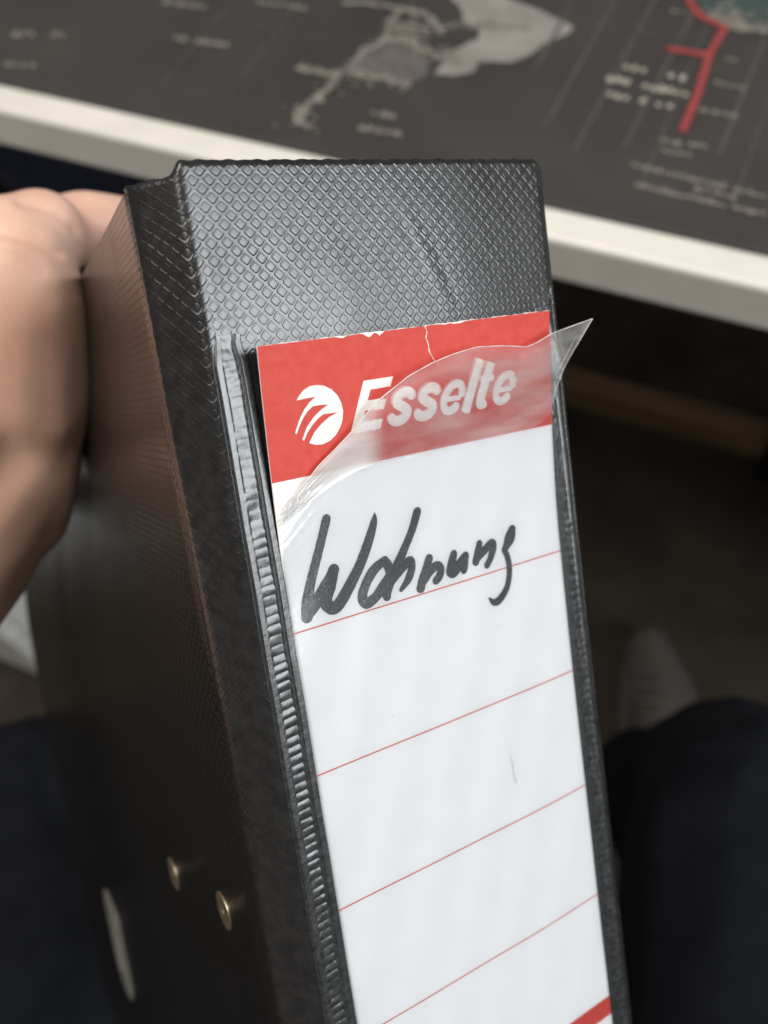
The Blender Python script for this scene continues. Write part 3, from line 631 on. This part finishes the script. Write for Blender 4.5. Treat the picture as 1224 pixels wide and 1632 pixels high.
m_brass = pmat('brass', (0.72, 0.52, 0.26), 0.28, 0.5, 1.0); noisy(m_brass, 400, (0.78, 0.66, 0.46), (0.88, 0.78, 0.60), rough=(0.3, 0.45))
m_nickel = pmat('nickel', (0.60, 0.59, 0.55), 0.45, 0.5, 0.35); noisy(m_nickel, 300, (0.55, 0.54, 0.50), (0.64, 0.63, 0.59), rough=(0.3, 0.42))
def cover_frame(D, vp):
    u, d = cover_pts(D, vp); o = Vector(bl(u, VTOP + vp, d))
    ex = Vector((float(kcov(vp)), 1, 0)).normalized(); ez = Vector((-1, float(kcov(vp)), 0)).normalized(); ey = ez.cross(ex)
    m4 = Matrix.Identity(4)
    for r in range(3): m4[r][0], m4[r][1], m4[r][2], m4[r][3] = ex[r], ey[r], ez[r], o[r]
    return m4
def stadium_dome(name, rx, ry, h, hole, m, fr):
    prof_ = [(1.0, -0.1), (1.0, 0.45), (0.92, 0.8), (0.75, 1.0), (hole + 0.12, 1.0), (hole, 0.8), (hole, 0.2)]
    n = 40; V = []; F = []
    for (r, z) in prof_:
        for k in range(n):
            a = 2 * math.pi * k / n
            # stadium: circle of radius rx swept along y by (ry-rx)
            x = rx * r * math.cos(a); y = rx * r * math.sin(a) + (ry - rx) * (1 if math.sin(a) > 0 else -1)
            V.append((x, y, z * h))
    for j in range(len(prof_) - 1):
        for k in range(n): F.append((j * n + k, j * n + (k + 1) % n, (j + 1) * n + (k + 1) % n, (j + 1) * n + k))
    F.append(tuple((len(prof_) - 1) * n + k for k in range(n)))
    me = mesh(name, V, F); me.transform(fr); return obj(name, me, m, binder)
for (D, v) in ((68.3, 151.7), (25.3, 140.0), (68.3, 231.7), (25.3, 231.0)):
    stadium_dome('rivet', 0.0040, 0.0040, 0.0002, 0.12, m_brass, cover_frame(D, v))
stadium_dome('slot_plate', 0.0130, 0.0225, 0.0004, 0.15, m_nickel, cover_frame(199.0, 243.0))

# ------------------------------------------------------------------ label pocket welds
def weld_strip(name, u0, u1, v0, v1, flip, seed, ribamp=0.10):
    du, dv = 0.11, 0.13
    us = np.arange(0, 1.0001, du / abs(u1 - u0)); vs = np.arange(v0, v1, dv)
    T, V = np.meshgrid(us, vs, indexing='ij')       # T: 0 outer edge (binder side) .. 1 inner (label side)
    n1 = fbm(T * 5, V / 1.3, seed, 3); n2 = fbm(T * 0 + 1, V / 5, seed + 1, 2); n3 = fbm(T * 22, V * 3.2, seed + 2, 2)
    vv = V + 0.45 * n2 + T * 0.5 + 0.12 * n1
    ph = (vv / 1.65) % 1.0; rib = np.abs(np.sin(math.pi * ph)) ** 0.8
    inband = sstep(0.22, 0.27, T) * (1 - sstep(0.62, 0.66, T))
    amp = 0.45 + 0.55 * sstep(14, 45, V)            # crushed at the upper end, crisp further down
    flat = 0.40 + 0.012 * n1
    h = flat * sstep(0.0, 0.07, T) + inband * (-0.10 + ribamp * rib * amp * np.clip(0.9 + 0.5 * n1, 0.3, 1.5) + 0.07 * n1 * (1.5 - amp))
    h += 0.17 * np.exp(-((T - 0.69 - 0.010 * np.sin(2 * math.pi * ph)) / 0.022) ** 2)
    h += -0.16 * np.exp(-((T - 0.745) / 0.018) ** 2)
    h += sstep(0.76, 0.80, T) * 0.05 + 0.006 * n3 * (1 + 2 * sstep(40, 90, V)) 
    h = h * (1 - sstep(0.965, 1.0, T) * 0.5)
    end = sstep(v0, v0 + 5, V)
    h = h * (0.35 + 0.65 * end) + 0.05
    h = np.where(T < 0.03, -0.10, h)
    U = u0 + (u1 - u0) * T + 0.12 * n2 + (1 - end) * 0.5 * n1 + (1 - end) * (0.5 - T) * (u1 - u0) * 0.25
    uu, v_, dd = surf(s_of_u(U), V, h)
    P = np.stack([(uu - U0) / 1000, (dd - D0) / 1000, (VTOP + BH - v_) / 1000], -1)
    if not flip:                                     # the weld is stiff: it keeps flat where the board edge rounds off
        P = np.stack([(U - U0) / 1000, (-h - 0.04 - D0) / 1000, (VTOP + BH - V) / 1000], -1)
    if flip: P = P[::-1]
    return join_grids(name, [P], m_weld, binder)
weld_strip('pocket_weld', -10.75, -4.75, -10.5, 160.0, False, 21)
weld_strip('pocket_weld', 62.3, 57.2, -9.0, 160.0, True, 31, 0.05)

# ------------------------------------------------------------------ spine label (paper in the pocket)
label = empty('spine_label', BM.copy())
tag(label, 'white paper spine label with red header band and handwritten Wohnung, in the torn binder pocket', 'label')
def lift(v): return 4.2 * np.clip((36 - v) / 44, 0, 1) ** 1.6
def lab(u, v, off=0.0):
    v = np.asarray(v, float); u = np.asarray(u, float)
    slope = np.gradient(lift(np.array([0.0, 1.0]))) if False else None
    warp = 0.72 * sstep(32, 66, u) ** 1.5 * sstep(20, 60, v)
    w2 = 0.05 * np.sin(u * 0.21 + v * 0.05) + 0.04 * np.sin(v * 0.13 + 1.0)
    return np.stack([(u - U0) / 1000, (-(0.35 + lift(v) + off) + warp - w2 - D0) / 1000, (VTOP + BH - v) / 1000], -1)
LU0, LU1, LV0, LV1 = -4.85, 57.05, -8.0, 184.0
us = np.linspace(LU0, LU1, 90); vs = np.linspace(LV0, LV1, 260)
Ug, Vg = np.meshgrid(us, vs, indexing='ij')
edge_n = np.zeros_like(Vg); edge_n[:, 0] = np.array([0.05 * math.sin(i * 1.7) + 0.04 * math.sin(i * 0.6) for i in range(len(us))])
Vg = Vg + edge_n
P1 = lab(Ug, Vg); P0 = lab(Ug, Vg, -0.22)
pm = gridmesh('paper', P1); paper = obj('paper', pm, m_paper, label)
sd = paper.modifiers.new('thickness', 'SOLIDIFY'); sd.thickness = 0.0002; sd.offset = 1.0
def on_label(name, polys, m, off, parent=label, step=1.0):
    """flat polygons in label mm, cut into bands so that they follow the curl of the paper"""
    bm = bmesh.new()
    for k, pl in enumerate(polys):
        vsx = [bm.verts.new((x, y, k * 0.002)) for x, y in pl]
        for tri in tessellate_polygon([[Vector((x, y, 0)) for x, y in pl]]):
            try: bm.faces.new([vsx[i] for i in tri])
            except ValueError: pass
    vmin = min(v.co.y for v in bm.verts); vmax = max(v.co.y for v in bm.verts)
    y = math.floor(vmin) + step
    while y < vmax and y < 40:
        bmesh.ops.bisect_plane(bm, geom=bm.verts[:] + bm.edges[:] + bm.faces[:], plane_co=(0, y, 0), plane_no=(0, 1, 0)); y += step
    x = math.floor(min(v.co.x for v in bm.verts)) + 4
    xm = max(v.co.x for v in bm.verts)
    while x < xm:
        bmesh.ops.bisect_plane(bm, geom=bm.verts[:] + bm.edges[:] + bm.faces[:], plane_co=(x, 0, 0), plane_no=(1, 0, 0)); x += 4
    for v in bm.verts:
        q = lab(v.co.x, v.co.y, off + v.co.z); v.co = Vector(q.tolist())
    bmesh.ops.recalc_face_normals(bm, faces=bm.faces[:])
    for f in bm.faces:
        f.normal_update()
        if f.normal.y > 0: f.normal_flip()
    return obj(name, bm_mesh(name, bm), m, parent, smooth=False)
def rect(u0, v0, u1, v1): return [(u0, v0), (u1, v0), (u1, v1), (u0, v1)]
nick = [(LU0 + 0.02, -7.9)]
xs = np.linspace(LU0 + 0.02, LU1 - 0.02, 120)
topedge = [(x, -7.96 + max(0, 0.02 * math.sin(x * 2.1) + 0.02 * math.sin(x * 5.3)) + sum(dp * math.exp(-((x - c) / wd) ** 2) for c, dp, wd in ((10.6, .35, .7), (15.9, .75, .8), (18.1, .7, .55), (35.2, .3, .8), (34.0, .25, .5), (32, .2, .9)))) for x in xs]
on_label('header_band', [topedge + [(LU1 - 0.02, 14.0), (LU0 + 0.02, 14.0)]], m_red, 0.03)
for v in (40.0, 65.9, 91.8, 117.65):
    on_label('ruled_line', [rect(LU0 + 0.02, v - 0.13, LU1 - 0.02, v + 0.13)], m_line, 0.03)
on_label('footer_band', [rect(LU0 + 0.02, 142.6, LU1 - 0.02, 147.1)], m_red, 0.03)
on_label('globe_logo', [LOGO], m_white, 0.06)

def stroke_polys(pts, n=8, cap=True, rough=0.0):
    """variable-width pen stroke as overlapping quads with round joints"""
    Q = catmull(pts, n); polys = []; seedr = np.random.default_rng(int(abs(pts[0][0]) * 100))
    Wd = np.maximum(Q[:, 2], 0.05) / 2 * (1 + rough * seedr.normal(0, 1, len(Q)))
    for i in range(len(Q) - 1):
        a, b = Q[i, :2], Q[i + 1, :2]; t = b - a; L = np.hypot(*t)
        if L < 1e-6: continue
        s = np.array([-t[1], t[0]]) / L
        polys.append([tuple(a + s * Wd[i]), tuple(b + s * Wd[i + 1]), tuple(b - s * Wd[i + 1]), tuple(a - s * Wd[i])])
    for i in range(len(Q)):
        if not cap and i in (0, len(Q) - 1): continue
        if 0 < i < len(Q) - 1 and i % 2: continue
        polys.append([tuple(Q[i, :2] + Wd[i] * np.array([math.cos(k * math.pi / 6), math.sin(k * math.pi / 6)])) for k in range(12)])
    return polys
def ink(name, strokes, m, off, step=1.0, **kw):
    polys = []
    for st in strokes: polys += stroke_polys(st, **kw)
    # merge the pieces of one word into thin stacked layers
    bm = bmesh.new(); 
    for k, pl in enumerate(polys):
        vsx = [bm.verts.new((x, y, (k % 40) * 0.0006)) for x, y in pl]
        try: bm.faces.new(vsx)
        except ValueError: pass
    y = math.floor(min(v.co.y for v in bm.verts)) + step; vmax = max(v.co.y for v in bm.verts)
    while y < vmax and y < 38:
        bmesh.ops.bisect_plane(bm, geom=bm.verts[:] + bm.edges[:] + bm.faces[:], plane_co=(0, y, 0), plane_no=(0, 1, 0)); y += step
    for v in bm.verts: v.co = Vector(lab(v.co.x, v.co.y, off + v.co.z).tolist())
    for f in bm.faces:
        f.normal_update()
        if f.normal.y > 0: f.normal_flip()
    return obj(name, bm_mesh(name, bm), m, label, smooth=False)
ink('handwriting', INK, m_ink, 0.05, rough=0.015)

# printed brand lettering in an oblique bold face: (x, y) in em mm from the baseline, sheared
SH = 0.40; BASE = 8.35
def sh(x0, pts): return [(x0 + x + SH * y, BASE - y) + ((wd,) if wd else ()) for x, y, wd in pts]
E_w, CAP, XH, SW = 6.2, 8.5, 6.3, 1.75
Epoly = [(0, 0), (5.9, 0), (5.9, 1.7), (1.95, 1.7), (1.95, 3.45), (5.4, 3.45), (5.4, 5.1), (1.95, 5.1), (1.95, 6.85), (6.1, 6.85), (6.1, 8.5), (0, 8.5)]
on_label('brand_letter', [[(10.75 + x + SH * y, BASE - y) for x, y in Epoly]], m_white, 0.06)
def arc(cx, cy, rx, ry, a0, a1, n=9, w=SW):
    return [(cx + rx * math.cos(math.radians(a)), cy + ry * math.sin(math.radians(a)), w) for a in np.linspace(a0, a1, n)]
def g_s(x0):
    p = arc(2.5, 4.6, 1.6, 1.05, 15, 170, 6, 1.85) + [(1.15, 4.0, 1.85), (2.5, 3.25, 1.95), (3.9, 2.5, 1.85)] + arc(2.5, 1.8, 1.6, 1.05, 10, -165, 7, 1.85)
    return [sh(x0, p)]
def g_e(x0):
    return [sh(x0, arc(2.75, 3.2, 1.95, 2.4, 5, 318, 16, 1.55)), sh(x0, [(1.0, 2.95, 0.95), (2.8, 2.95, 0.95), (4.6, 2.95, 0.95)])]
def g_l(x0): return [sh(x0, [(0.95, 0.0, 2.05), (0.95, 3, 2.05), (0.95, 6, 2.05), (0.95, 9.3, 2.05)])]
def g_t(x0): return [sh(x0, [(1.5, 8.4, 2.0), (1.5, 5, 2.0), (1.5, 2, 2.0), (1.8, 0.95, 1.9), (2.9, 0.85, 1.6)]), sh(x0, [(0.3, 5.6, 1.3), (1.6, 5.6, 1.3), (3.1, 5.6, 1.3)])]
for fn, x0 in ((g_s, 17.6), (g_s, 23.2), (g_e, 28.7), (g_l, 34.5), (g_t, 36.9), (g_e, 41.0)):
    ink('brand_letter', fn(x0), m_white, 0.06, cap=False)
m_smudge = pmat('pencil_smudge', (0.66, 0.64, 0.635), 0.7, 0.2); noisy(m_smudge, 1500, (0.62, 0.60, 0.595), (0.77, 0.765, 0.76))
ink('smudge', [[(37.6, 77.6, .10), (37.9, 79.6, .32), (37.9, 81.6, .22), (38.2, 83.4, .42), (38.2, 83.9, .2)]], m_smudge, 0.04, rough=0.3)
for (x, y, r) in ((38.5, 50.6, .32), (12.0, 60.5, .22), (45.3, 29.8, .18), (9.0, 85.0, .2), (30.1, 99.0, .16), (47.5, 108.0, .2), (20.5, 52.0, .14)):
    ink('speck', [[(x, y, r), (x + .15, y + .1, r * .7)]], m_smudge, 0.04)
# crack in the print and whitened nicks along the upper edge
ink('paper_crease', [[(27.6, -7.9, .30), (27.9, -6.9, .22), (27.7, -5.9, .26), (28.1, -4.7, .18), (28.2, -3.6, .24), (28.9, -2.3, .18), (29.6, -1.4, .12)]], m_torn, 0.07, rough=0.35)

# ------------------------------------------------------------------ clear pocket film, torn at the top
def film_sheet():
    nt, nb, nf = 150, 90, 46
    tt = np.linspace(0, 1, nt); ft = np.array(FT); fbq = np.array(FB); k = np.linspace(0, 1, len(ft))
    def sm(a):
        return np.stack([np.interp(tt, k, a[:, i]) for i in range(3)], 1)
    def smooth(a, it=3):
        for _ in range(it): a[1:-1] = 0.25 * a[:-2] + 0.5 * a[1:-1] + 0.25 * a[2:]
        return a
    T_ = smooth(sm(ft)); B_ = smooth(sm(fbq))
    return tt, T_, B_, nt, nb, nf
tt, FT_, FB_, nt, nb, nf = film_sheet()
# flap
kk = np.linspace(0, 1, nf); P = np.zeros((nt, nf, 3))
for i in range(nt):
    b, c = FB_[i], FT_[i]
    for j, q in enumerate(kk):
        p_ = b * (1 - q) + c * q
        curl = (q ** 1.7 - q) * (b[2] - c[2]) * -1
        d = b[2] * (1 - q ** 1.4) + c[2] * q ** 1.4
        wv = 0.32 * math.sin(9 * tt[i] + 3 * q) * q * (1 - q) * 2 + 0.10 * math.sin(31 * tt[i] + 7 * q) * q
        g = math.exp(-(tt[i] / 0.10) ** 2)             # gathered wrinkles where the film bunches at the left weld
        wv += g * (0.55 * math.sin(16 * q + 60 * tt[i]) + 0.35 * math.sin(31 * q - 45 * tt[i]))
        wv += math.exp(-((tt[i] - 0.97) / 0.035) ** 2) * (0.22 * math.sin(5.5 * q + 40 * tt[i])) * q
        v = p_[1]
        dmin = -(0.35 + float(lift(v)) + 0.2) if p_[0] < 57.2 else 9
        dd = min(d + wv, dmin)
        P[i, j] = (p_[0], v, dd)
def tol(Pm):
    return np.stack([(Pm[..., 0] - U0) / 1000, (Pm[..., 2] - D0) / 1000, (VTOP + BH - Pm[..., 1]) / 1000], -1)
flap = obj('torn_film_flap', gridmesh('torn_film_flap', tol(P)), m_flap, binder)
# film lying flat over the label below the tear
P2 = np.zeros((nt, nb, 3)); qs = np.linspace(0, 1, nb) ** 1.5
for i in range(nt):
    b = FB_[i]; u0 = min(b[0], 57.6)
    uend = -5.6 + (58.0 + 5.6) * tt[i]
    for j, q in enumerate(qs):
        v = b[1] * (1 - q) + 160.0 * q; s = min(1, q * 7); s = s * s * (3 - 2 * s)
        u = u0 * (1 - s) + uend * s
        g = math.exp(-(tt[i] / 0.09) ** 2 - (q / 0.04) ** 2)
        h = 0.35 + float(lift(v)) + 0.28 + 0.05 * math.sin(u * 0.5 + v * 0.2) + g * 0.35 * (1 + math.sin(70 * q * 6 + 50 * tt[i]))
        P2[i, j] = (u, v, -h + 0.72 * float(sstep(32, 66, np.array(u))) ** 1.5 * float(sstep(20, 60, np.array(v))))
    P2[i, 0] = P[i, 0]
obj('pocket_film', gridmesh('pocket_film', tol(P2), flip=True), m_clear, binder)
def curve_tube(name, pts, rad, m, parent):
    L = tol(np.array(pts)); return tube(name, [tuple(q) for q in L], rad, m, parent, n=6)
ca, cb = P[-10, 18] + np.array([0, 0, -0.05]), P[-4, 36] + np.array([0, 0, -0.05])
curve_tube('film_crease', np.array([ca + (cb - ca) * t + np.array([0.10 * math.sin(5 * t), 0, -0.10 * math.sin(math.pi * t)]) for t in np.linspace(0, 1, 16)]), [0.00002 + 0.00003 * math.sin(math.pi * t) for t in np.linspace(0, 1, 16)], m_edge, binder)
curve_tube('torn_edge', P[3:, -1], [0.00006 + 0.00005 * abs(math.sin(k * 0.37)) for k in range(nt - 3)], m_edge, binder)  # whitish tubes along the tear: edge highlight put into their colour
curve_tube('torn_edge', P[-1, :], [0.00007 + 0.00008 * abs(math.sin(j * 1.3)) for j in range(nf)], m_edge, binder)
